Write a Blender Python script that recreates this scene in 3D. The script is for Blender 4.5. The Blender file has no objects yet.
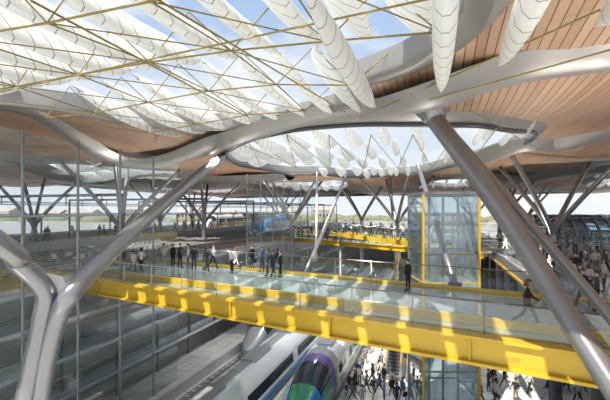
import bpy, bmesh, math, random
from mathutils import Vector, Matrix
from mathutils.geometry import delaunay_2d_cdt
random.seed(7)
F=400.0; CZ=14.3; HV=210.0
A=Vector((0.31,0.9507,0)); P=Vector((0.9507,-0.31,0)); UP=Vector((0,0,1))
def st(s,t,z=0): return A*s+P*t+UP*z
def to_st(p): return (p.x*A.x+p.y*A.y, p.x*P.x+p.y*P.y)
def W(u,v,Y): return Vector(((u-305)/F*Y, Y, CZ-(v-HV)/F*Y))
def Wz(u,v,z):
    Y=(CZ-z)*F/(v-HV); return W(u,v,Y)
def H(x,y):
    s=x*A.x+y*A.y; t=x*P.x+y*P.y
    return 5.0+0.45*math.sin(t*0.33+0.6)*math.cos(s*0.17)+0.35*math.sin(s*0.23+t*0.1)
def R(u,v,off=0.0):
    h=5.0
    for _ in range(12):
        Y=F*h/(HV-v); X=(u-305)/F*Y
        h=0.5*h+0.5*(H(X,Y)+off)
    Y=F*h/(HV-v)
    return Vector(((u-305)/F*Y,Y,CZ+h))

# ---------------- materials
def new_mat(name):
    m=bpy.data.materials.new(name); m.use_nodes=True
    nt=m.node_tree; nt.nodes.clear()
    o=nt.nodes.new('ShaderNodeOutputMaterial')
    return m,nt,o
def N(nt,t,**k):
    n=nt.nodes.new(t)
    for a,b in k.items(): setattr(n,a,b)
    return n
def pbr(name,col,rough=0.5,metal=0.0,noise=0.12,scale=3.0):
    m,nt,o=new_mat(name)
    b=N(nt,'ShaderNodeBsdfPrincipled')
    b.inputs['Roughness'].default_value=rough; b.inputs['Metallic'].default_value=metal
    g=N(nt,'ShaderNodeNewGeometry'); nz=N(nt,'ShaderNodeTexNoise'); nz.inputs['Scale'].default_value=scale
    nt.links.new(g.outputs['Position'],nz.inputs['Vector'])
    r=N(nt,'ShaderNodeMapRange'); r.inputs['To Min'].default_value=1-noise; r.inputs['To Max'].default_value=1+noise
    nt.links.new(nz.outputs['Fac'],r.inputs['Value'])
    mx=N(nt,'ShaderNodeVectorMath',operation='SCALE'); mx.inputs[0].default_value=col[:3]
    nt.links.new(r.outputs[0],mx.inputs['Scale']); nt.links.new(mx.outputs[0],b.inputs['Base Color'])
    nt.links.new(b.outputs[0],o.inputs[0]); return m
def glass(name,tint=(0.9,0.97,0.95),mixf=0.12,body=None,bodyf=0.0,rough=0.04):
    m,nt,o=new_mat(name)
    tr=N(nt,'ShaderNodeBsdfTransparent'); tr.inputs[0].default_value=(*tint,1)
    gl=N(nt,'ShaderNodeBsdfGlossy'); gl.inputs['Roughness'].default_value=rough; gl.inputs[0].default_value=(0.95,0.98,1,1)
    fr=N(nt,'ShaderNodeLayerWeight'); fr.inputs['Blend'].default_value=0.35
    mr=N(nt,'ShaderNodeMapRange'); mr.inputs['To Min'].default_value=mixf; mr.inputs['To Max'].default_value=min(1,mixf+.6)
    nt.links.new(fr.outputs['Fresnel'],mr.inputs['Value'])
    base=tr
    if body:
        d=N(nt,'ShaderNodeBsdfDiffuse'); d.inputs[0].default_value=(*body,1)
        m2=N(nt,'ShaderNodeMixShader'); m2.inputs[0].default_value=bodyf
        nt.links.new(tr.outputs[0],m2.inputs[1]); nt.links.new(d.outputs[0],m2.inputs[2]); base=m2
    mx=N(nt,'ShaderNodeMixShader'); nt.links.new(mr.outputs[0],mx.inputs[0])
    nt.links.new(base.outputs[0],mx.inputs[1]); nt.links.new(gl.outputs[0],mx.inputs[2])
    nt.links.new(mx.outputs[0],o.inputs[0]); return m
def planks(name,c1,c2,width,axis,gap=0.08,rough=0.5):
    m,nt,o=new_mat(name)
    b=N(nt,'ShaderNodeBsdfPrincipled'); b.inputs['Roughness'].default_value=rough
    g=N(nt,'ShaderNodeNewGeometry')
    d=N(nt,'ShaderNodeVectorMath',operation='DOT_PRODUCT'); d.inputs[1].default_value=axis
    nt.links.new(g.outputs['Position'],d.inputs[0])
    dv=N(nt,'ShaderNodeMath',operation='DIVIDE'); dv.inputs[1].default_value=width
    nt.links.new(d.outputs['Value'],dv.inputs[0])
    fr=N(nt,'ShaderNodeMath',operation='FRACT'); fl=N(nt,'ShaderNodeMath',operation='FLOOR')
    nt.links.new(dv.outputs[0],fr.inputs[0]); nt.links.new(dv.outputs[0],fl.inputs[0])
    wn=N(nt,'ShaderNodeTexWhiteNoise',noise_dimensions='1D'); nt.links.new(fl.outputs[0],wn.inputs['W'])
    nz=N(nt,'ShaderNodeTexNoise'); nz.inputs['Scale'].default_value=0.6; nt.links.new(g.outputs['Position'],nz.inputs['Vector'])
    ad=N(nt,'ShaderNodeMath',operation='ADD'); nt.links.new(wn.outputs['Value'],ad.inputs[0]); nt.links.new(nz.outputs['Fac'],ad.inputs[1])
    hf=N(nt,'ShaderNodeMath',operation='MULTIPLY'); hf.inputs[1].default_value=0.5; nt.links.new(ad.outputs[0],hf.inputs[0])
    mx=N(nt,'ShaderNodeMix',data_type='RGBA'); mx.inputs[6].default_value=(*c1,1); mx.inputs[7].default_value=(*c2,1)
    nt.links.new(hf.outputs[0],mx.inputs[0])
    lt=N(nt,'ShaderNodeMath',operation='LESS_THAN'); lt.inputs[1].default_value=gap; nt.links.new(fr.outputs[0],lt.inputs[0])
    m2=N(nt,'ShaderNodeMix',data_type='RGBA'); m2.inputs[7].default_value=(c1[0]*.3,c1[1]*.3,c1[2]*.3,1)
    nt.links.new(lt.outputs[0],m2.inputs[0]); nt.links.new(mx.outputs[2],m2.inputs[6])
    nt.links.new(m2.outputs[2],b.inputs['Base Color']); nt.links.new(b.outputs[0],o.inputs[0]); return m
def tiles(name,c,line,size,rough=0.3):
    m,nt,o=new_mat(name)
    b=N(nt,'ShaderNodeBsdfPrincipled'); b.inputs['Roughness'].default_value=rough
    g=N(nt,'ShaderNodeNewGeometry'); mp=N(nt,'ShaderNodeMapping'); mp.inputs['Rotation'].default_value=(0,0,math.radians(18)); mp.inputs['Scale'].default_value=(1/size,)*3
    br=N(nt,'ShaderNodeTexBrick'); br.offset=0.0
    br.inputs['Color1'].default_value=(*c,1); br.inputs['Color2'].default_value=(c[0]*.86,c[1]*.87,c[2]*.88,1); br.inputs['Mortar'].default_value=(*line,1)
    br.inputs['Scale'].default_value=1.0; br.inputs['Mortar Size'].default_value=0.03; br.inputs['Brick Width'].default_value=1; br.inputs['Row Height'].default_value=1
    nt.links.new(g.outputs['Position'],mp.inputs[0]); nt.links.new(mp.outputs[0],br.inputs['Vector'])
    nt.links.new(br.outputs[0],b.inputs['Base Color']); nt.links.new(b.outputs[0],o.inputs[0]); return m

STEEL=pbr('brushed_steel',(0.29,0.285,0.29),0.28,0.65,0.12,0.5)
STEELD=pbr('dark_steel',(0.09,0.09,0.1),0.35,0.4,0.1,1)
LIP=pbr('roof_edge_steel',(0.31,0.3,0.295),0.4,0.4,0.1,0.3)
YEL=pbr('yellow_paint',(0.62,0.4,0.03),0.28,0.15,0.12,0.7)
YROD=pbr('yellow_rod_paint',(0.3,0.23,0.06),0.4,0.0,0.05,1)
WOOD=planks('timber_soffit',(0.33,0.185,0.115),(0.56,0.38,0.26),0.28,tuple(P),0.12,0.45)
WHITE=pbr('white_paint',(0.72,0.74,0.76),0.18,0,0.04,1)
SILVER=pbr('silver_paint',(0.42,0.44,0.46),0.22,0.4,0.06,1)
CONC=pbr('concrete',(0.5,0.49,0.48),0.5,0,0.18,0.6)
DARK=pbr('dark_glass',(0.03,0.04,0.05),0.08,0.2,0.1,1)
GLASS=glass('clear_glass',(0.93,0.98,0.97),0.08)
GLASSW=glass('facade_glass',(0.88,0.95,0.96),0.09,(0.7,0.76,0.78),0.05)
DECKG=glass('glass_floor',(0.72,0.85,0.8),0.2,(0.56,0.64,0.6),0.45,0.05)
FLOOR=tiles('stone_tiles',(0.72,0.71,0.67),(0.4,0.4,0.38),1.5,0.12)
DECKF=tiles('concourse_tiles',(0.48,0.48,0.47),(0.3,0.3,0.3),1.2,0.1)
BALL=pbr('track_ballast',(0.24,0.23,0.22),0.9,0,0.4,3)
BLUE=pbr('train_blue',(0.03,0.2,0.5),0.2,0,0.05,1)
GREEN=pbr('train_green',(0.05,0.25,0.13),0.2,0,0.05,1)
PURP=pbr('train_purple',(0.16,0.11,0.32),0.2,0,0.05,1)
LEAF=pbr('foliage',(0.17,0.17,0.1),0.9,0,0.5,0.4)
BRICKC=pbr('building_render',(0.36,0.31,0.27),0.8,0,0.2,0.1)
def fabric():
    m,nt,o=new_mat('translucent_fabric')
    g=N(nt,'ShaderNodeNewGeometry'); d=N(nt,'ShaderNodeVectorMath',operation='DOT_PRODUCT'); d.inputs[1].default_value=tuple(A*1.6)
    nt.links.new(g.outputs['Position'],d.inputs[0])
    f=N(nt,'ShaderNodeMath',operation='FRACT'); nt.links.new(d.outputs['Value'],f.inputs[0])
    lt=N(nt,'ShaderNodeMath',operation='LESS_THAN'); lt.inputs[1].default_value=0.07; nt.links.new(f.outputs[0],lt.inputs[0])
    mx=N(nt,'ShaderNodeMix',data_type='RGBA'); mx.inputs[6].default_value=(0.88,0.88,0.86,1); mx.inputs[7].default_value=(0.42,0.41,0.39,1)
    nt.links.new(lt.outputs[0],mx.inputs[0])
    a=N(nt,'ShaderNodeBsdfDiffuse'); b=N(nt,'ShaderNodeBsdfTranslucent')
    nt.links.new(mx.outputs[2],a.inputs[0]); nt.links.new(mx.outputs[2],b.inputs[0])
    s=N(nt,'ShaderNodeMixShader'); s.inputs[0].default_value=0.55
    nt.links.new(a.outputs[0],s.inputs[1]); nt.links.new(b.outputs[0],s.inputs[2]); nt.links.new(s.outputs[0],o.inputs[0]); return m
FAB=fabric()

# ---------------- mesh builder
class MB:
    def __init__(s): s.v=[]; s.f=[]; s.m=[]; s.mats=[]; s.sm=[]
    def mi(s,mat):
        if mat not in s.mats: s.mats.append(mat)
        return s.mats.index(mat)
    def add(s,vs,fs,mat,smooth=False):
        b=len(s.v); s.v+= [tuple(x) for x in vs]; i=s.mi(mat)
        for f in fs: s.f.append([b+k for k in f]); s.m.append(i); s.sm.append(smooth)
    def quad(s,a,b,c,d,mat): s.add([a,b,c,d],[(0,1,2,3)],mat)
    def box(s,c,ax,ay,az,mat):
        vs=[c+ax*i+ay*j+az*k for i in(-1,1) for j in(-1,1) for k in(-1,1)]
        s.add(vs,[(0,1,3,2),(4,6,7,5),(0,4,5,1),(2,3,7,6),(0,2,6,4),(1,5,7,3)],mat)
    def beam(s,p,q,w,h,mat,up=UP):
        d=(q-p); L=d.length
        if L<1e-6: return
        d/=L; side=d.cross(up)
        if side.length<1e-3: side=d.cross(Vector((1,0,0)))
        side.normalize(); u=side.cross(d).normalized()
        s.box((p+q)/2,d*(L/2),side*(w/2),u*(h/2),mat)
    def tube(s,pts,r,mat,seg=10,sub=1,cap=True):
        pts=[Vector(p) for p in pts]
        rs=r if isinstance(r,(list,tuple)) else [r]*len(pts)
        if sub>1: pts,rs=smooth(pts,sub,rs)
        n=len(pts); vs=[]; ref=None
        for i,p in enumerate(pts):
            d=(pts[min(i+1,n-1)]-pts[max(i-1,0)]).normalized()
            if ref is None:
                ref=d.cross(UP)
                if ref.length<0.01: ref=d.cross(Vector((1,0,0)))
            a=(ref-d*ref.dot(d)).normalized(); ref=a; b=d.cross(a)
            for k in range(seg):
                th=2*math.pi*k/seg; vs.append(p+(a*math.cos(th)+b*math.sin(th))*rs[i])
        fs=[(i*seg+k,i*seg+(k+1)%seg,(i+1)*seg+(k+1)%seg,(i+1)*seg+k) for i in range(n-1) for k in range(seg)]
        if cap: fs+= [tuple(range(seg)),tuple(range((n-1)*seg,n*seg))]
        s.add(vs,fs,mat,True)
    def loft(s,rings,mat,closed=True,smooth_=True,mats=None):
        n=len(rings[0]); vs=[p for r in rings for p in r]; b=len(s.v); s.v+=[tuple(x) for x in vs]
        for i in range(len(rings)-1):
            for k in range(n if closed else n-1):
                s.f.append([b+i*n+k,b+i*n+(k+1)%n,b+(i+1)*n+(k+1)%n,b+(i+1)*n+k])
                mm=mats(i,k) if mats else mat
                s.m.append(s.mi(mm)); s.sm.append(smooth_)
    def obj(s,name,parent=None):
        me=bpy.data.meshes.new(name); me.from_pydata(s.v,[],s.f)
        for m in s.mats: me.materials.append(m)
        me.polygons.foreach_set('material_index',s.m); me.polygons.foreach_set('use_smooth',s.sm)
        me.update(); o=bpy.data.objects.new(name,me); bpy.context.collection.objects.link(o)
        if parent: o.parent=parent
        return o
def smooth(pts,sub,rs=None,closed=False):
    n=len(pts); out=[]; ro=[]
    rng=range(n if closed else n-1)
    for i in rng:
        if closed: p=[pts[(i+k)%n] for k in(-1,0,1,2)]
        else: p=[pts[max(i-1,0)],pts[i],pts[i+1],pts[min(i+2,n-1)]]
        for k in range(sub):
            t=k/sub
            out.append(0.5*((2*p[1])+(p[2]-p[0])*t+(2*p[0]-5*p[1]+4*p[2]-p[3])*t*t+(3*p[1]-p[0]-3*p[2]+p[3])*t**3))
            if rs: ro.append(rs[i]*(1-t)+rs[min(i+1,n-1)]*t)
    if not closed:
        out.append(pts[-1]); 
        if rs: ro.append(rs[-1])
    return (out,ro) if rs else out
def empty(name):
    e=bpy.data.objects.new(name,None); bpy.context.collection.objects.link(e); return e

# ---------------- roof
holeA=[R(u,v) for u,v in [(-160,60),(-60,88),(0,97),(60,104),(130,118),(200,124),(260,121),(320,110),(352,96),(345,82),(375,70),(410,56),(440,32),(462,0),(480,-50)]]
holeA+= [st(5.0,4.0,0),st(4.2,-4,0),st(4.2,-14,0)]
ringpx=[(225,150),(240,138),(280,126),(330,119),(385,116),(440,116),(490,118),(528,124),(534,132),(510,145),(470,158),(430,168),(385,173),(330,172),(280,170),(240,162)]
holeB=[R(u,v) for u,v in ringpx]
def circ(s,t,a,b,n=28): return [st(s+a*math.cos(k*2*math.pi/n),t+b*math.sin(k*2*math.pi/n)) for k in range(n)]
holes=[smooth(holeA,4,closed=True),smooth(holeB,4,closed=True),circ(42,-38,11,7),circ(74,-24,12,8),circ(78,4,11,7),circ(52,24,11,6.5),circ(28,24,6,5),circ(82,34,12,8),circ(80,-52,12,8)]
for hp in holes:
    for p in hp: p.z=CZ+H(p.x,p.y)
def inside(x,y,poly):
    c=False; j=len(poly)-1
    for i in range(len(poly)):
        a=poly[i]; b=poly[j]
        if (a.y>y)!=(b.y>y) and x<(b.x-a.x)*(y-a.y)/(b.y-a.y)+a.x: c=not c
        j=i
    return c
pts=[];edges=[]
for poly in holes:
    b=len(pts); n=len(poly)
    pts+=[Vector((p.x,p.y)) for p in poly]; edges+=[(b+i,b+(i+1)%n) for i in range(n)]
s=3.0
while s<135:
    t=-75.0
    while t<=56:
        p=st(s,t); pts.append(Vector((p.x,p.y))); t+=2.0 if s<60 else 3.0
    s+=1.5 if s<60 else 3.0
r=delaunay_2d_cdt(pts,edges,[],0,1e-4)
vs=[(p.x,p.y,CZ+H(p.x,p.y)) for p in r[0]]
fs=[]
for f in r[2]:
    cx=sum(r[0][i].x for i in f)/len(f); cy=sum(r[0][i].y for i in f)/len(f)
    if not any(inside(cx,cy,h) for h in holes): fs.append(list(f))
mb=MB(); mb.add(vs,fs,WOOD,True)
roof=empty('timber_roof_canopy')
ro=mb.obj('soffit',roof)
sm=ro.modifiers.new('thick','SOLIDIFY'); sm.thickness=0.35; sm.offset=1
def strip(mb,path,section,mat,closed=False):
    n=len(path); rings=[]
    for i,p in enumerate(path):
        if closed: d=path[(i+1)%n]-path[i-1]
        else: d=path[min(i+1,n-1)]-path[max(i-1,0)]
        d.z=0; d.normalize(); nn=Vector((d.y,-d.x,0))
        rings.append([p+nn*a+UP*b for a,b in section])
    if closed: rings.append(rings[0])
    mb.loft(rings,mat,closed=False)
def area(poly): return sum(poly[i-1].x*poly[i].y-poly[i].x*poly[i-1].y for i in range(len(poly)))/2
mb=MB()
for k,poly in enumerate(holes):
    pl=poly if area(poly)>0 else poly[::-1]
    w=1.0 if k==0 else (0.45 if k==1 else 0.9)
    strip(mb,pl,[(-0.02,0.6),(-0.05,-0.1),(0.0,-0.3),(0.15*w,-0.36),(0.7*w,-0.25),(1.3*w,-0.05),(1.6*w,0.05)],LIP,True)
    if k==1:
        q=[p+UP*-.42 for p in pl]; mb.tube(q+[q[0]],.13,STEELD,8)
mb.obj('opening_rims',roof)
mb=MB()
def swoop(px,off,sc=1.0):
    path=smooth([R(u,v,o) for (u,v),o in zip(px,off)],8)
    strip(mb,path,[(-1.5*sc,0.75*sc),(-0.9*sc,0.28*sc),(-0.4*sc,0.0),(0,-0.08*sc),(0.4*sc,0.0),(0.9*sc,0.28*sc),(1.5*sc,0.75*sc)],LIP)
swoop([(-90,112),(-20,108),(30,116),(65,136),(100,158),(140,168),(180,162),(222,149),(300,126),(370,118),(432,108),(500,86),(560,75),(620,68),(720,58)],[-.3,-.3,-.3,-.5,-.8,-1.0,-.9,-.9,-.5,-.5,-.9,-.5,-.3,-.3,-.3],0.75)
swoop([(480,165),(520,152),(560,150),(610,138),(700,120)],[-.6,-.8,-.5,-.3,-.3],1.0)
swoop([(470,178),(520,182),(560,176),(610,172),(700,160)],[-.6,-.9,-.6,-.5,-.5],1.1)
swoop([(-60,160),(0,160),(50,178),(100,184),(150,176),(220,182),(290,180)],[-.4,-.5,-.8,-.8,-.6,-.8,-.6],1.1)
mb.obj('steel_swoops',roof)

# ---------------- fins
def fin(mb,c,L,ht,th,tilt=0.0,n=12,seg=10,droop=.25,pw=2.4):
    side=(P*math.cos(tilt)+UP*math.sin(tilt)); up=(UP*math.cos(tilt)-P*math.sin(tilt)); rings=[]
    for i in range(n+1):
        x=-1+2*i/n; w=max(0.03,(1-abs(x)**pw)); p=c+A*(x*L/2)+UP*(-droop*ht*(1-x*x))
        rings.append([p+side*(th/2*w*math.cos(a))+up*(ht/2*w*math.sin(a)) for a in [2*math.pi*k/seg for k in range(seg)]])
    mb.loft(rings,FAB)
mb=MB()
t=-28.0
while t<0.6:
    for s0,L in ((9.0,9.5),(18.0,9.0)):
        c=st(s0,t)
        if inside(c.x,c.y,holes[0]) or inside((c-A*2).x,(c-A*2).y,holes[0]):
            fin(mb,Vector((c.x,c.y,CZ+H(c.x,c.y)+0.7)),L,2.1,0.5,tilt=0.8,n=16,pw=4)
    t+=1.6
mb.obj('fabric_louvre')
mb=MB()
for (u,v),L in zip([(376,107),(441,92),(498,66),(594,26)],[10,10,9,6]):
    e=R(u,v,-0.7); fin(mb,e-A*(L/2),L,.9,0.5,n=18)
mb.obj('hanging_fabric_fin')
for k,poly in enumerate(holes[1:]):
    mb=MB(); cx=sum((p for p in poly),Vector())/len(poly); cs,ct=to_st(cx)
    for j in range(-12,13):
        t=ct+j*(2.0 if k==0 else 2.2)
        for i in range(-4,5):
            L=6.7; s0=cs+i*7.4
            c=st(s0,t)
            e1=c+A*1.8; e2=c-A*1.8
            if inside(c.x,c.y,poly) and (inside(e1.x,e1.y,poly) or inside(e2.x,e2.y,poly)):
                fin(mb,Vector((c.x,c.y,CZ+H(c.x,c.y)+0.1)),L,1.1,0.5,tilt=-0.15,n=10,seg=8,pw=2)
    mb.obj('oculus_louvre')

# ---------------- yellow roof truss
mb=MB()
def trz(p,dz): return Vector((p.x,p.y,CZ+H(p.x,p.y)+dz))
lines=[]
for s0 in (7.0,10.5,14.0,17.5,21.0):
    row=[]
    t=-26.0
    while t<5:
        c=st(s0,t)
        row.append(c if inside(c.x,c.y,holes[0]) else None); t+=2.9
    lines.append(row)
for a,row in enumerate(lines):
    for i in range(len(row)):
        c=row[i]
        if c is None: continue
        lo=trz(c,-0.75); m=trz(c+P*1.45,.6)
        mb.tube([lo,m],0.02,YROD,6)
        if i+1<len(row) and row[i+1] is not None:
            mb.tube([lo,trz(row[i+1],-0.75)],0.028,YROD,6); mb.tube([m,trz(row[i+1],-0.75)],0.02,YROD,6)
        if a+1<len(lines):
            d=lines[a+1][i]
            if d is not None: mb.tube([lo,trz(d,-0.75)],0.022,YROD,6)
            if i+1<len(row) and lines[a+1][i+1] is not None: mb.tube([lo,trz(lines[a+1][i+1],-0.75)],0.018,YROD,6)
for (a,b) in [((-10,94),(470,-10)),((150,-5),(345,112)),((470,110),(540,150)),((360,118),(600,10)),((430,100),(610,50)),((230,140),(330,180)),((30,0),(250,118))]:
    p=R(*a,-0.85); q=R(*b,-0.85); mb.tube([p,(p+q)/2,q],0.026,YROD,6)
for k in range(7):
    p=R(245+k*42,135 if k<6 else 128,-.7); q=R(262+k*34,168,-.7); mb.tube([p,q],.03,YROD,6)
    if k<6:
        q2=R(262+(k+1)*34,168,-.7); mb.tube([p,q2],.025,YROD,6)
mb.obj('roof_truss')

# ---------------- big tree columns
mb=MB()
topB=R(222,156,-0.6)
mb.tube([W(36,500,12.3),W(40,400,12.2),W(57,320,12.1),W(78,286,12.2),W(120,243,15),W(170,198,20.5),topB],[.27,.27,.28,.3,.3,.3,.3],STEEL,14,8)
endA=Vector((-11.5,4.5,19.2))
mb.tube([W(8,500,12),W(25,400,12),W(42,320,12),W(45,290,11.9),W(18,262,11.4),W(-12,236,10.5),endA],[.27,.27,.28,.3,.3,.3,.28],STEEL,14,8)
mb.add([W(22,268,11.5),W(62,276,11.95),W(92,272,12.6),W(74,300,12.1),W(60,312,12.1),W(46,300,11.95)],[(0,1,2,3,4,5)],STEEL)
mb.tube([W(25,400,12),W(8,500,12),Vector((-8.6,12,0))],.27,STEEL,14,3); mb.tube([W(40,400,12.2),W(36,500,12.3),Vector((-7.9,12.4,0))],.27,STEEL,14,3)
for x,y in((-8.6,12),(-7.9,12.4)): mb.tube([Vector((x,y,0)),Vector((x,y,.15))],.5,STEELD,14)
mb.obj('tree_column')
mb=MB()
top=R(433,117,-0.3)
b1=W(618,395,10.2); dirv=(b1-top).normalized(); foot=b1+dirv*(b1.z/-dirv.z)
mb.tube([top,(top+b1)/2+Vector((.15,0,.1)),b1,foot],[.4,.36,.31,.31],STEEL,16,6)
q1=top+Vector((.9,-.6,-1.2)); b2=W(640,352,11.0); d2=(b2-q1).normalized(); foot2=b2+d2*(b2.z/-d2.z)
mb.tube([top+Vector((.2,0,-.1)),q1,b2,foot2],[.2,.2,.17,.17],STEEL,12,4)
mb.tube([top+Vector((-.1,.1,.7)),top+Vector((0,0,.1)),top-UP*.25],[.9,.6,.4],STEEL,16,3)
for f in(foot,foot2): mb.tube([Vector((f.x,f.y,0)),Vector((f.x,f.y,.15))],.55,STEELD,14)
mb.obj('inclined_column')
def strut(name,pts,r=.2):
    mb=MB(); mb.tube(pts,r,STEEL,10,4)
    e=Vector(pts[-1]); mb.tube([e,e+UP*.12],r*1.8,STEELD,12); mb.obj(name)
strut('inclined_strut',[R(346,176,-.2),Wz(306,273,10.0)],.17)
strut('inclined_strut',[R(317,172,-.2),Wz(316,262,10.0)],.15)
strut('inclined_strut',[R(418,165,-.2),Wz(455,285,10.0)],.22)
strut('inclined_strut',[R(390,178,-.2),Vector((9.6,39,0))],.2)
def tree(p,node_z,spread=6.0,r=.32,n=4,rot=0.4):
    mb=MB(); node=Vector((p.x,p.y,node_z))
    mb.tube([p,p+UP*.2],r*2,STEELD,12)
    for i in range(n):
        a=rot+2*math.pi*i/n; d=Vector((math.cos(a),math.sin(a),0))
        base=p+d*r*.8; tp=p+d*spread; tp.z=CZ+H(tp.x,tp.y)-0.1
        mb.tube([base,Vector((node.x,node.y,node_z-1.2))+d*r*.7,node+d*r*1.2+UP*.2,node.lerp(tp,.5)+UP*.15,tp],[r*.8,r*.8,r*.85,r*.8,r*.7],STEEL,10,4)
    mb.obj('tree_column')
for s0,t0,zb in [(34,-31.3,9.66),(58,-36.5,9.66),(56,-20.3,.94),(62,-5.6,0),(84,-14.8,.94),(40,-51.5,9.66),(66,-51.5,9.66),(92,-36.5,9.66),(72,10,10),(43,10.5,10),(43,34,10),(94,18,10),(68,34,10),(98,8,10),(88,-59,10.5),(60,46,10),(40,46,10)]:
    tree(st(s0,t0,zb),12.4,5.8,.27,4,random.random())

# ---------------- ground, floors
mb=MB(); mb.box(st(60,0,-.25),A*260,P*300,UP*.25,FLOOR); mb.obj('floor')
mb=MB(); mb.box(st(160,-124,4.83),A*170,P*100,UP*4.82,CONC)
mb.quad(st(-10,-224,9.66),st(330,-224,9.66),st(330,-24,9.66),st(-10,-24,9.66),BALL); mb.obj('railway_embankment')
mb=MB(); mb.box(st(220,20,9.3),A*118,P*43.9,UP*.5,DECKF); mb.obj('station_forecourt')
mb=MB()
mb.box(st(52,33,9.55),A*50,P*27,UP*.44,DECKF); mb.box(st(52,5.9,9.5),A*50,P*.12,UP*.55,LIP)
mb.box(st(52,5.75,9.2),A*50,P*.1,UP*.08,YEL)
for k in range(12): mb.tube([st(8+k*8,8,0),st(8+k*8,8,9.1)],.42,STEELD,14)
mb.obj('concourse_deck')
def balustrade(mb,p,q,post=2.0,h=1.1,rail=STEEL):
    d=q-p; L=d.length; n=max(1,int(L/post))
    mb.quad(p+UP*.08,q+UP*.08,q+UP*h,p+UP*h,GLASS)
    mb.tube([p+UP*h,q+UP*h],.03,rail,8)
    for i in range(n+1):
        a=p.lerp(q,i/n); mb.beam(a,a+UP*h,.03,.05,rail)
mb=MB(); balustrade(mb,st(19.5,6.15,10),st(102,6.15,10)); mb.obj('concourse_balustrade')
mb=MB(); balustrade(mb,st(2,6.15,10),st(6.5,6.15,10)); mb.obj('concourse_balustrade')

# ---------------- footbridges
def footbridge(p0,p1,w,big=True):
    e=empty('footbridge'); d=(p1-p0).normalized(); L=(p1-p0).length; nb=Vector((-d.y,d.x,0))
    if nb.y<0: nb=-nb
    mb=MB()
    c=(p0+p1)/2+nb*(w/2)
    mb.box(c-UP*.08,d*(L/2),nb*(w/2-.3),UP*.06,DECKG); mb.obj('glass_deck',e)
    mb=MB(); n=int(L/1.5)
    for i in range(n+1):
        a=p0+d*(L*i/n); mb.beam(a+nb*.3-UP*.27,a+nb*(w-.3)-UP*.27,.1,.22,STEEL)
    for k in range(1,5): mb.beam(p0+nb*(w*k/5)-UP*.2,p1+nb*(w*k/5)-UP*.2,.07,.12,STEEL)
    mb.obj('deck_joists',e)
    mb=MB(); H0=.95 if big else .6; tz=.1 if big else .1
    for off in(0,w):
        a=p0+nb*off; b=p1+nb*off
        mb.beam(a+UP*(tz-.05),b+UP*(tz-.05),.62,.1,YEL); mb.beam(a+UP*(tz-H0+.05),b+UP*(tz-H0+.05),.7,.1,YEL)
        mb.beam(a+UP*(tz-H0/2),b+UP*(tz-H0/2),.3,H0-.2,YEL)
        if big:
            m=int(L/4.8)
            for i in range(m+1):
                cc=a.lerp(b,i/m); mb.box(cc+UP*(tz-H0/2),d*.025,nb*.28,UP*(H0/2-.1),YEL)
    if big: mb.beam(p0+nb*1.7+UP*.14,p1+nb*1.7+UP*.14,.3,.3,YEL)
    mb.obj('edge_girders',e)
    mb=MB()
    balustrade(mb,p0+nb*.1+UP*tz,p1+nb*.1+UP*tz,2.4); balustrade(mb,p0+nb*(w-.1)+UP*tz,p1+nb*(w-.1)+UP*tz,2.4); mb.obj('balustrades',e)
D=Vector((.857,-.515,0)).normalized()
f0=Vector((-7.5,21.5,10))
footbridge(f0-D*11,f0+D*20.6,8.4,True)
g1=Wz(415,248,10); gd=Vector((.66,-.75,0)).normalized()
footbridge(g1-gd*26,g1+gd*7.8,5,False)
h1=Wz(400,237,10)
footbridge(h1-gd*40,h1+gd*14,6,False)
mb=MB()
k1=W(335,234,52); k2=W(416,243,36)
k2=Vector((k2.x,k2.y,k1.z)); 
mb.beam(k1,k2,.4,.45,YEL); mb.beam(k1+Vector((1.6,1.6,0)),k2+Vector((1.6,1.6,0)),.4,.45,YEL); mb.beam(k1+Vector((.8,.8,0)),k2+Vector((.8,.8,0)),2.0,.08,DECKG)
balustrade(mb,k1+UP*.2,k2+UP*.2,1.6); balustrade(mb,k1+Vector((1.6,1.6,.2)),k2+Vector((1.6,1.6,.2)),1.6)
for q in (k1,k2): mb.tube([Vector((q.x+.8,q.y+.8,0)),q+Vector((.8,.8,-.05))],.22,STEEL,12)
mb.obj('link_walkway')
def wall(mb,s0,s1,t,z0,z1,ds=3.2,dz=2.6,w=.09):
    mb.quad(st(s0,t,z0),st(s1,t,z0),st(s1,t,z1),st(s0,t,z1),GLASSW)
    s=s0
    while s<=s1+.01: mb.beam(st(s,t,z0),st(s,t,z1),.12,w,STEEL); s+=ds
    z=z0
    while z<=z1+.01: mb.beam(st(s0,t,z),st(s1,t,z),.06,w*.7,STEEL); z+=dz
mb=MB(); wall(mb,8,26.8,-19.3,0.1,18.2); mb.obj('window_1')
mb=MB(); wall(mb,39,64,-19.3,0.95,18.2,3.6,2.6); mb.obj('window_2')
mb=MB()
for z in(2.6,5.0,7.4,9.5):
    mb.box(st(50,-22.9,z),A*50,P*1.0,UP*.12,WHITE)
    mb.beam(st(0,-21.95,z+.9),st(100,-21.95,z+.9),.06,.06,STEEL)
    mb.quad(st(0,-21.95,z+.12),st(100,-21.95,z+.12),st(100,-21.95,z+.9),st(0,-21.95,z+.9),GLASS)
s=1
while s<100: mb.beam(st(s,-22.1,0),st(s,-22.1,9.5),.16,.16,STEEL,up=A); s+=4.5
mb.obj('side_gallery')

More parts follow.
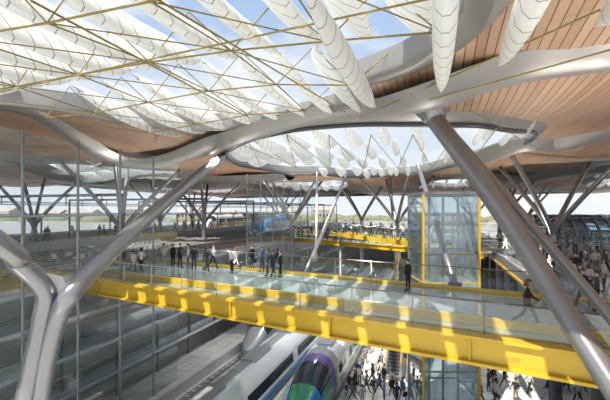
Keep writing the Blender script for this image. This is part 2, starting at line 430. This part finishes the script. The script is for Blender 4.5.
# ---------------- lift tower
mb=MB(); c=Vector((9.4,27.5,0)); TC=c.copy()
hw=1.8
ax=Vector((1,0,0)); ay=Vector((0,1,0))
for i in(-1,1):
    for j in(-1,1):
        mb.beam(c+ax*i*hw+ay*j*hw,c+ax*i*hw+ay*j*hw+UP*15.3,.14,.14,YEL if j<0 else STEEL,up=ay)
z=0.1
while z<15.4:
    m=YEL if abs(z-9.6)<.1 else STEEL
    for i in(-1,1):
        mb.beam(c+ax*i*hw-ay*hw+UP*z,c+ax*i*hw+ay*hw+UP*z,.08,.1,m); mb.beam(c-ax*hw+ay*i*hw+UP*z,c+ax*hw+ay*i*hw+UP*z,.08,.1,m)
    z+=1.9
TG=glass('lift_glass',(0.72,0.84,0.88),0.08,(0.5,0.6,0.66),0.2)
for i in(-1,1):
    mb.quad(c+ax*i*hw-ay*hw,c+ax*i*hw+ay*hw,c+ax*i*hw+ay*hw+UP*15.3,c+ax*i*hw-ay*hw+UP*15.3,TG)
    mb.quad(c-ax*hw+ay*i*hw,c+ax*hw+ay*i*hw,c+ax*hw+ay*i*hw+UP*15.3,c-ax*hw+ay*i*hw+UP*15.3,TG)
for i in (-.5,.5): mb.beam(c+ax*i+ay*1.2,c+ax*i+ay*1.2+UP*15.2,.14,.14,STEELD,up=ay)
mb.box(c+UP*11.4,ax*1.2,ay*1.1,UP*.08,STEEL); mb.box(c+UP*14.0,ax*1.2,ay*1.1,UP*.12,STEEL)
for i in(-1,1):
    for j in (-1,1): mb.beam(c+ax*i*1.15+ay*j*1.05+UP*11.4,c+ax*i*1.15+ay*j*1.05+UP*14,.08,.08,STEEL,up=ay)
mb.box(c+UP*15.4,ax*1.9,ay*1.9,UP*.08,STEEL)
mb.obj('lift_tower')

# ---------------- trains and tracks
def train(s0,s1,t,z,col,nose_len=6.0,nose=True,body=WHITE,nosecols=None):
    mb=MB()
    prof=[(-1.4,.5),(-1.45,1.0),(-1.45,1.5),(-1.43,1.75),(-1.36,2.55),(-1.25,2.95),(-.95,3.4),(-.4,3.62),(.4,3.62),(.95,3.4),(1.25,2.95),(1.36,2.55),(1.43,1.75),(1.45,1.5),(1.45,1.0),(1.4,.5)]
    stations=[];n=14
    if nose:
        for i in range(n):
            x=i/n; stations.append((s0+nose_len*x, .12+.88*math.sqrt(max(0,1-(1-x)**2)), .22+.78*(math.sin(x*math.pi/2))**1.1))
    s=s0+(nose_len if nose else 0)
    L=s1-s
    m=max(2,int(L/1.2))
    for i in range(m+1): stations.append((s+L*i/m,1,1))
    rings=[[st(a,t+x*w,z+.45+(y-.45)*h) for x,y in prof] for a,w,h in stations]
    def mt(i,k):
        if nose and i<n:
            if 6<=i<=9 and 4<=k<=10: return DARK
            if nosecols:
                if k in(6,7,8) and i<6: return nosecols[0]
                return nosecols[min(len(nosecols)-1,i*len(nosecols)//n)]
            return col if k in(1,13) else body
        if k in(3,11): return DARK if (i%8)!=0 else body
        if k in(1,13): return col
        if k==7: return SILVER
        return body
    mb.loft(rings,body,closed=True,smooth_=True,mats=mt)
    for rr in(rings[0],rings[-1]): mb.add(rr,[tuple(range(len(rr)))],body)
    s=s0+3.5
    while s<s1-2:
        for dt in(-.75,.75):
            for ds in(0,2.2):
                c=st(s+ds,t+dt,z+.65); mb.tube([c-P*.07,c+P*.07],.44,STEELD,14)
        mb.box(st(s+1.1,t,z+.6),A*1.7,P*.9,UP*.15,STEELD); s+=8.5
    s=s0+nose_len+2
    while s<s1-2: mb.box(st(s,t,z+3.68),A*1.4,P*.6,UP*.08,SILVER); s+=7
    mb.obj('train')
def track(s0,s1,t,z):
    mb=MB()
    mb.box(st((s0+s1)/2,t,z+.035),A*((s1-s0)/2),P*1.4,UP*.03,BALL)
    for d in(-.72,.72): mb.beam(st(s0,t+d,z+.14),st(s1,t+d,z+.14),.07,.14,STEEL)
    s=s0
    while s<min(s1,s0+90): mb.box(st(s,t,z+.08),A*.12,P*1.2,UP*.05,CONC); s+=.9
    mb.obj('railway_track')
for t0 in(-12.6,-8.4,-17.0): track(10,90,t0,0)
train(12,78,-12.6,.0,BLUE,nose=False)
train(22.4,75,-8.4,.0,GREEN,7.5,True,WHITE,[GREEN,BLUE,BLUE,GREEN,PURP,SILVER])
train(34,80,-17.0,0,BLUE,6,True,SILVER)
mb=MB()
for t0,w in((-14.8,.6),(-10.5,.45),(-20.3,1.6)): mb.box(st(50,t0,.45),A*42,P*w,UP*.45,CONC); mb.box(st(50,t0,.92),A*42,P*(w-.15),UP*.02,FLOOR)
mb.obj('railway_platform')
for t0 in(-28.5,-34,-39,-49,-54,-64): track(10,160,t0,9.66)
p=Wz(232,237,9.8); ss,tt=to_st(p)
train(ss+1,ss+15,-28.5,9.66,WHITE,1.5,True,BLUE)
train(78,130,-49,9.66,YEL,4,True,WHITE)
mb=MB()
for t0 in(-44,-59): mb.box(st(75,t0,10.1),A*60,P*1.8,UP*.45,CONC); mb.box(st(75,t0,13.6),A*50,P*2,UP*.1,WHITE); [mb.beam(st(26+k*7,t0,10.5),st(26+k*7,t0,13.5),.2,.2,STEEL,up=A) for k in range(15)]
mb.obj('railway_platform')
mb=MB()
for k in range(7):
    s0=30+k*16+4
    for t0 in(-31.3,-56.6): mb.beam(st(s0,t0,9.66),st(s0,t0,16),.2,.2,STEELD,up=A)
    mb.beam(st(s0,-31.3,15.9),st(s0,-56.6,15.9),.18,.3,STEELD)
    for t0 in(-34,-39,-49,-54): mb.beam(st(s0,t0,15.9),st(s0,t0,14.9),.08,.08,STEELD,up=A)
for t0 in(-34,-39,-49,-54): mb.tube([st(20,t0,15),st(130,t0,15)],.03,STEELD,5)
mb.obj('catenary_gantry')

# ---------------- pavilions right
def pavilion(s0,t0,L,rad):
    mb=MB(); n=9
    for i in range(n+1):
        a=t0+L*i/n
        pts=[st(s0-rad*math.cos(th),a,10.0+rad*.95*math.sin(th)) for th in [math.pi*k/14 for k in range(15)]]
        mb.tube(pts,.12,STEEL,8)
    for k in range(15):
        th=math.pi*k/14
        mb.tube([st(s0-rad*math.cos(th),t0,10+rad*.95*math.sin(th)),st(s0-rad*math.cos(th),t0+L,10+rad*.95*math.sin(th))],.06 if k%3 else .12,STEEL,6)
    rings=[[st(s0-rad*.97*math.cos(th),a,10+rad*.92*math.sin(th)) for th in [math.pi*k/14 for k in range(15)]] for a in(t0,t0+L)]
    mb.loft(rings,TG,closed=False)
    mb.obj('glass_vault_pavilion')
pavilion(52,13,10,3.6); pavilion(52,25,14,4.2); pavilion(64,13,12,3.8)
def kiosk(s0,t0):
    mb=MB(); mb.box(st(s0,t0,10.55),A*.7,P*1.4,UP*.55,WHITE); mb.box(st(s0,t0,11.15),A*.8,P*1.5,UP*.05,STEEL)
    for i in(-1,1): mb.beam(st(s0,t0+i*1.3,11.1),st(s0,t0+i*1.3,12.6),.08,.08,STEELD,up=A)
    mb.box(st(s0,t0,12.65),A*.8,P*1.5,UP*.12,YEL); mb.obj('ticket_kiosk')
kiosk(36,18); kiosk(40,26)
def escalator(a,b,w=1.0):
    mb=MB(); d=(b-a); dh=Vector((d.x,d.y,0)).normalized(); sd=Vector((dh.y,-dh.x,0))
    mb.beam(a-UP*.25,b-UP*.25,w+.5,.5,STEEL)
    n=int(d.length/.38)
    for i in range(n): mb.box(a.lerp(b,(i+.5)/n)+UP*.05,dh*.17,sd*(w/2),UP*.09,STEELD)
    for sg in(-1,1):
        o=sd*(sg*(w/2+.12)); mb.quad(a+o,b+o,b+o+UP*.95,a+o+UP*.95,GLASS); mb.tube([a+o+UP*.95,b+o+UP*.95],.06,YEL,8)
    mb.obj('escalator')
escalator(st(34,-1.6,0.5),st(49.2,-1.6,10.0)); escalator(st(34,-3.4,0.5),st(50.6,-3.4,10.0))
for tt_ in(1.5,3.4): escalator(st(57,tt_,10.0),st(73,tt_,.5))
# distant things
mb=MB()
for i in range(150):
    a=-1.5+i*0.018+random.uniform(-.01,.01); Y=random.uniform(150,200); x=Y*a; rr=random.uniform(1.6,3.4)
    c=Vector((x,Y,9.5)); rings=[]
    for k in range(5):
        ph=k/4*math.pi/2; rings.append([c+Vector((math.cos(q*math.pi/4)*rr*1.6*math.cos(ph)+.01*q,math.sin(q*math.pi/4)*rr*math.cos(ph),rr*math.sin(ph)*random.uniform(.8,1.05))) for q in range(8)])
    mb.loft(rings,LEAF)
mb.obj('treeline')
for i in range(14):
    mb=MB(); Y=random.uniform(215,240); x=-330+i*26+random.uniform(-5,5); h=random.uniform(2.5,5.5); w=random.uniform(6,9)
    c=Vector((x,Y,9.66)); mb.box(c+UP*h/2,ax*w,ay*6,UP*h/2,BRICKC)
    mb.add([c+ax*-w-ay*6+UP*h,c+ax*w-ay*6+UP*h,c+ax*w+ay*6+UP*h,c-ax*w+ay*6+UP*h,c-ax*w+UP*(h+2),c+ax*w+UP*(h+2)],[(0,1,5,4),(2,3,4,5),(0,4,3),(1,2,5)],BRICKC)
    for k in range(int(w)): 
        for zz in range(int(h/2.5)): mb.box(c+ax*(-w+1.2+2*k)-ay*6.02+UP*(1.5+2.5*zz),ax*.5,ay*.04,UP*.7,DARK)
    mb.obj('distant_building')

# ---------------- people
SKINM=pbr('skin',(0.55,0.36,0.27),0.55,0,0.05,5)
HAIRS=[pbr('hair_dark',(0.03,0.022,0.018),0.6),pbr('hair_brown',(0.12,0.07,0.04),0.6)]
cl=[(.03,.035,.05),(.06,.07,.1),(.02,.02,.02),(.3,.3,.32),(.55,.5,.45),(.25,.05,.05),(.1,.16,.3),(.6,.6,.62),(.2,.15,.1)]
CL=[pbr('cloth_%d'%i,c,0.85,0,0.1,6) for i,c in enumerate(cl)]
SHOE=pbr('shoe_leather',(.02,.018,.016),.5)
def seg_d(p,a,b):
    ab=b-a; t=max(0,min(1,(p-a).dot(ab)/max(ab.length_squared,1e-9))); return (p-(a+ab*t)).length
def person_mesh(idx,pose):
    V=Vector; J={}
    J['pel']=V((0,0,.96)); J['sp']=V((0,0,1.14)); J['ch']=V((0,.01,1.33)); J['nb']=V((0,0,1.46)); J['nk']=V((0,.01,1.53)); J['h0']=V((0,.025,1.61)); J['h1']=V((0,.02,1.7))
    rad={'pel':(.15,.11),'sp':(.135,.1),'ch':(.165,.115),'nb':(.09,.07),'nk':(.055,.055),'h0':(.07,.085),'h1':(.075,.09)}
    E=[('pel','sp'),('sp','ch'),('ch','nb'),('nb','nk'),('nk','h0'),('h0','h1')]
    la,ra,lk,rk,ls,rs,le,re=pose
    for sg,hip,kn,sh,el,n in((-1,la,lk,ls,le,'L'),(1,ra,rk,rs,re,'R')):
        hp=V((sg*.095,0,.9)); k=hp+V((sg*.01,math.sin(hip)*.43,-math.cos(hip)*.43)); an=k+V((0,math.sin(hip-kn)*.41,-math.cos(hip-kn)*.41))
        J['hip'+n]=hp; J['kn'+n]=k; J['an'+n]=an; J['toe'+n]=an+V((sg*.02,.17,-.035))
        s_=V((sg*.185,0,1.41)); e=s_+V((sg*.05,math.sin(sh)*.28,-math.cos(sh)*.28)); w=e+V((-sg*.01,math.sin(sh+el)*.25,-math.cos(sh+el)*.25))
        J['sh'+n]=s_; J['el'+n]=e; J['wr'+n]=w
        rad['hip'+n]=(.095,.095); rad['kn'+n]=(.065,.065); rad['an'+n]=(.045,.05); rad['toe'+n]=(.04,.03); rad['sh'+n]=(.07,.07); rad['el'+n]=(.05,.05); rad['wr'+n]=(.032,.032)
        E+=[('pel','hip'+n),('hip'+n,'kn'+n),('kn'+n,'an'+n),('an'+n,'toe'+n),('ch','sh'+n),('sh'+n,'el'+n),('el'+n,'wr'+n)]
    keys=list(J); me=bpy.data.meshes.new('tmp'); me.from_pydata([J[k] for k in keys],[(keys.index(a),keys.index(b)) for a,b in E],[])
    ob=bpy.data.objects.new('tmp',me); bpy.context.collection.objects.link(ob)
    ob.modifiers.new('s','SKIN'); ob.modifiers.new('d','SUBSURF').levels=1
    if not me.skin_vertices:
        bpy.context.view_layer.objects.active=ob; ob.select_set(True); bpy.ops.mesh.customdata_skin_add()
    for i,k in enumerate(keys):
        me.skin_vertices[0].data[i].radius=rad[k]; me.skin_vertices[0].data[i].use_root=(k=='pel')
    dg=bpy.context.evaluated_depsgraph_get(); ev=ob.evaluated_get(dg).to_mesh()
    mb=MB()
    vs=[v.co.copy() for v in ev.vertices]
    groups={'skin':[],'top':[],'bot':[],'shoe':[]}
    for f in ev.polygons:
        c=f.center; best=min(E,key=lambda e:seg_d(c,J[e[0]],J[e[1]])-min(rad[e[0]][0],rad[e[1]][0])*.5)
        n=best[1]
        if n in('nk','h0','h1'): g='skin'
        elif n[:3]=='toe': g='shoe'
        elif n[:2] in('kn','an') or n[:3]=='hip': g='bot'
        else: g='top'
        if g=='top' and c.z<.97 and n in('sp',): g='bot'
        if g=='bot' and c.z<.1: g='shoe'
        groups[g].append(list(f.vertices))
    mb.mats=[SKINM,CL[0],CL[1],SHOE,HAIRS[0]]
    mb.v=[tuple(v) for v in vs]
    for g,k in(('skin',0),('top',1),('bot',2),('shoe',3)):
        for f in groups[g]: mb.f.append(f); mb.m.append(k); mb.sm.append(True)
    bpy.data.objects.remove(ob)
    c=J['h1']+V((0,-.012,.005)); long=idx%3==1; rings=[]
    for k in range(6):
        ph=math.pi/2-k*(math.pi/2+.35)/5
        rings.append([c+V((math.cos(a)*.1*math.cos(ph),math.sin(a)*.118*math.cos(ph)-(.035 if k>3 else 0),.1*math.sin(ph))) for a in [q*math.pi/5 for q in range(10)]])
    if long: rings.append([p+V((0,-.02,-.13)) for p in rings[-1]])
    mb.loft(rings,HAIRS[0])
    hf=J['h1'].lerp(J['h0'],.45)
    mb.add([hf+V((-.014,.088,-.015)),hf+V((.014,.088,-.015)),hf+V((0,.085,.03)),hf+V((0,.115,-.012))],[(0,1,3),(1,2,3),(2,0,3)],SKINM)
    for sg in(-1,1):
        mb.box(hf+V((sg*.032,.092,.03)),V((.011,0,0)),V((0,.005,0)),V((0,0,.006)),SHOE)
        mb.box(hf+V((sg*.08,0,.005)),V((.008,0,0)),V((0,.018,0)),V((0,0,.03)),SKINM)
    mb.box(hf+V((0,.088,-.045)),V((.022,0,0)),V((0,.006,0)),V((0,0,.005)),CL[5])
    for n,sg in(('L',-1),('R',1)):
        w=J['wr'+n]; d=(w-J['el'+n]).normalized(); fw=V((1,0,0)).cross(d).normalized(); sd=fw
        th=d.cross(sd).normalized()
        mb.tube([w-d*.01,w+d*.04,w+d*.085],[.028,.036,.03],SKINM,8)
        for i,L in enumerate((.062,.075,.07,.055)):
            b=w+d*.08+sd*(-.024+.016*i); m_=b+d*L*.5-th*sg*.006; mb.tube([b,m_,m_+d*L*.42-th*sg*.022],[.009,.008,.006],SKINM,5)
        b=w+d*.03+sd*.03; mb.tube([b,b+d*.03+sd*.018,b+d*.06+sd*.02],[.011,.009,.007],SKINM,5)
    if idx in(1,4):
        b=J['hipR']+V((.14,-.02,.12)); mb.box(b,V((.04,0,0)),V((0,.13,0)),V((0,0,.11)),CL[8]); mb.tube([b+V((0,.1,.1)),J['shR']+V((-.02,.07,.05)),J['shR']+V((-.03,-.06,.05)),b+V((0,-.1,.1))],.012,CL[8],5)
    if idx==5:
        w=J['wrL']; b=V((w.x-.02,w.y-.02,w.z-.28)); mb.box(b,V((.05,0,0)),V((0,.2,0)),V((0,0,.15)),CL[2]); mb.tube([b+V((0,.06,.15)),w+V((0,.03,-.09)),w+V((0,-.03,-.09)),b+V((0,-.06,.15))],.01,CL[2],5)
    mz=min(v[2] for v in mb.v); mb.v=[(a,b,c-mz) for a,b,c in mb.v]
    return mb
poses=[(.42,-.35,.1,.35,-.45,.5,.3,.4),(-.3,.4,.45,.05,.4,-.35,.35,.25),(.03,-.03,.02,.02,.05,-.05,.2,.15),(.08,-.06,.05,.08,.1,.3,1.3,1.5),(.5,-.42,.15,.5,-.5,.6,.6,.6),(-.25,.3,.3,.05,0,-.3,.1,.3)]
TM=[person_mesh(i,p) for i,p in enumerate(poses)]
cache={}
def pmesh(i,a,b,h):
    key=(i,a,b,h)
    if key not in cache:
        m=TM[i]; o=m.obj('person'); me=o.data; bpy.data.objects.remove(o)
        me.materials[1]=CL[a]; me.materials[2]=CL[b]; me.materials[4]=HAIRS[h]; cache[key]=me
    return cache[key]
placed=[]
def person(p,ang,i=None,a=None,b=None,sc=None,check=False):
    if check and any((p-q).length<.75 for q in placed): return
    placed.append(p)
    i=random.randrange(6) if i is None else i
    a=random.choice([0,1,2,2,3,4,6,7]) if a is None else a; b=random.choice([0,1,2,2,3,8]) if b is None else b
    o=bpy.data.objects.new('person',pmesh(i,a,b,random.randrange(2))); bpy.context.collection.objects.link(o)
    o.location=p; o.rotation_euler=(0,0,ang); s_=sc or random.uniform(.94,1.04); o.scale=(s_,)*3
BA=math.atan2(D.y,D.x)-math.pi/2
for u,v,i,ang,a,b in [(408,291,2,BA+2.8,2,2),(528,326,4,BA,2,2),(133,275,0,BA,4,1),(141,273,1,BA+3.1,7,2),(164,268,3,0.5,4,3),(173,266,2,1,2,2),(180,267,3,-2,0,2),(188,269,2,2,7,1),(194,271,2,.5,2,0),(207,272,1,BA,2,0),(213,268,0,BA,3,2),(232,273,2,2.5,7,2),(236,269,0,BA+3.1,4,1),(262,272,3,1,6,1),(267,276,2,2,1,1),(273,276,0,2.6,0,0),(280,278,2,-2,2,2),(277,273,1,1,0,6),(252,269,5,BA,2,2),(122,272,5,BA,2,1)]:
    person(Wz(u,v,10.0-.02),ang,i,a,b)
for u,v,i in [(597,311,2),(583,309,0),(579,300,3),(589,297,1),(604,292,2),(571,290,5),(563,284,2),(576,280,0),(586,276,3),(551,276,1),(596,274,2),(606,277,0),(541,270,2),(556,266,3),(568,268,1),(581,263,2),(597,264,0),(530,262,5),(545,258,2),(560,256,0),(575,254,3),(590,256,1),(604,258,2),(520,255,2),(505,252,0),(515,248,3),(532,250,1),(549,249,2),(500,247,2),(566,248,0),(584,249,2)]:
    person(Wz(u,v,9.99),random.uniform(0,6.28),i)
for k in range(170):
    p=Wz(random.uniform(322,430),random.uniform(346,408),0)
    s_,t_=to_st(p)
    if t_>-6.3 and not (abs(p.x-TC.x)<2.3 and abs(p.y-TC.y)<2.3) and not (s_>33 and -4.3<t_<-.8): person(p,random.uniform(0,6.28),check=True)
for k in range(30):
    p=Wz(random.uniform(480,585),random.uniform(380,404),0)
    if (p-foot).length>1.2 and (p-foot2).length>1.2: person(p,random.uniform(0,6),check=True)
def along(p0,d,L,w,n):
    nb=Vector((-d.y,d.x,0))
    if nb.y<0: nb=-nb
    for k in range(n): person(p0-d*random.uniform(0,L)+nb*random.uniform(.9,w-.9)-UP*.02,random.uniform(0,6.28),check=True)
along(g1,gd,24,5,46); along(h1,gd,34,6,46)
kd=(k2-k1).normalized()
for k in range(9): person(k1+kd*(1.5+k*2.1)+Vector((.8,.8,.04)),random.uniform(0,6))
for k in range(22): person(st(random.uniform(30,80),-44+random.uniform(-1.3,1.3),10.55),random.uniform(0,6),check=True)

# ---------------- light, world, camera
w=bpy.data.worlds.new('sky'); bpy.context.scene.world=w; w.use_nodes=True; nt=w.node_tree; nt.nodes.clear()
o=N(nt,'ShaderNodeOutputWorld'); bg=N(nt,'ShaderNodeBackground'); bg.inputs[1].default_value=1.25
tc=N(nt,'ShaderNodeTexCoord'); sx=N(nt,'ShaderNodeSeparateXYZ'); nt.links.new(tc.outputs['Generated'],sx.inputs[0])
cr=N(nt,'ShaderNodeValToRGB'); nt.links.new(sx.outputs['Z'],cr.inputs[0])
e=cr.color_ramp.elements; e[0].position=0.0; e[0].color=(.7,.75,.8,1); e[1].position=.6; e[1].color=(.24,.4,.66,1)
nz=N(nt,'ShaderNodeTexNoise'); nz.inputs['Scale'].default_value=3.5; nz.inputs['Detail'].default_value=6
mp=N(nt,'ShaderNodeMapping'); mp.inputs['Scale'].default_value=(1,1,2.5); nt.links.new(tc.outputs['Generated'],mp.inputs[0]); nt.links.new(mp.outputs[0],nz.inputs['Vector'])
c2=N(nt,'ShaderNodeValToRGB'); c2.color_ramp.elements[0].position=.46; c2.color_ramp.elements[1].position=.7; nt.links.new(nz.outputs['Fac'],c2.inputs[0])
mx=N(nt,'ShaderNodeMix',data_type='RGBA'); nt.links.new(c2.outputs[0],mx.inputs[0]); nt.links.new(cr.outputs[0],mx.inputs[6]); mx.inputs[7].default_value=(.82,.83,.83,1)
nt.links.new(mx.outputs[2],bg.inputs[0]); nt.links.new(bg.outputs[0],o.inputs[0])
sd=bpy.data.lights.new('sun','SUN'); sd.energy=8; sd.angle=.01; sd.color=(1,.95,.87)
so=bpy.data.objects.new('sun',sd); bpy.context.collection.objects.link(so)
so.rotation_euler=Vector((.32,.42,-.85)).to_track_quat('-Z','Y').to_euler()
NBV=Vector((.515,.857,0))
for q,e_ in [(st(17,6.9,10.3),1500),(st(30,6.9,10.3),2000),(st(45,6.9,10.3),2500),(st(30,-24.6,10.1),3000),(st(46,-24.6,10.1),3000),(st(62,-24.6,10.1),3000),(f0-D*2+UP*.3+NBV*8,1800),(f0+D*9+UP*.3+NBV*8,1600),(g1-gd*12+UP*.4,2600),(h1-gd*10+UP*.4,3000),(st(12,8,10.4),1300),(st(24,22,10.4),2000)]:  # added upward spots standing in for bounce light on the roof underside
    l=bpy.data.lights.new('roof_fill_spot','SPOT'); l.energy=e_; l.spot_size=math.radians(150); l.spot_blend=1; l.shadow_soft_size=.3; l.color=(1,.92,.82)
    ob=bpy.data.objects.new('roof_fill_spot',l); bpy.context.collection.objects.link(ob); ob.location=q; ob.rotation_euler=(math.pi,0,0)
# near-white spot lights without fixtures, below the roof, aimed down at the lower hall
for q in (st(30,0,18.2),st(40,-12,18.2),st(24,-14,18.2),st(52,-4,18.2)):
    l=bpy.data.lights.new('hall_spot','SPOT'); l.energy=6000; l.spot_size=math.radians(110); l.spot_blend=.8; l.shadow_soft_size=.4; l.color=(1,.98,.94)
    ob=bpy.data.objects.new('hall_spot',l); bpy.context.collection.objects.link(ob); ob.location=q
cam=bpy.data.cameras.new('camera'); co=bpy.data.objects.new('camera',cam); bpy.context.collection.objects.link(co)
co.location=(0,0,CZ); co.rotation_euler=(math.pi/2,0,0); cam.sensor_width=36; cam.lens=36*F/610; cam.shift_y=10/610; cam.clip_end=2000; cam.clip_start=.1
bpy.context.scene.camera=co
bpy.context.scene.view_settings.view_transform='Standard'
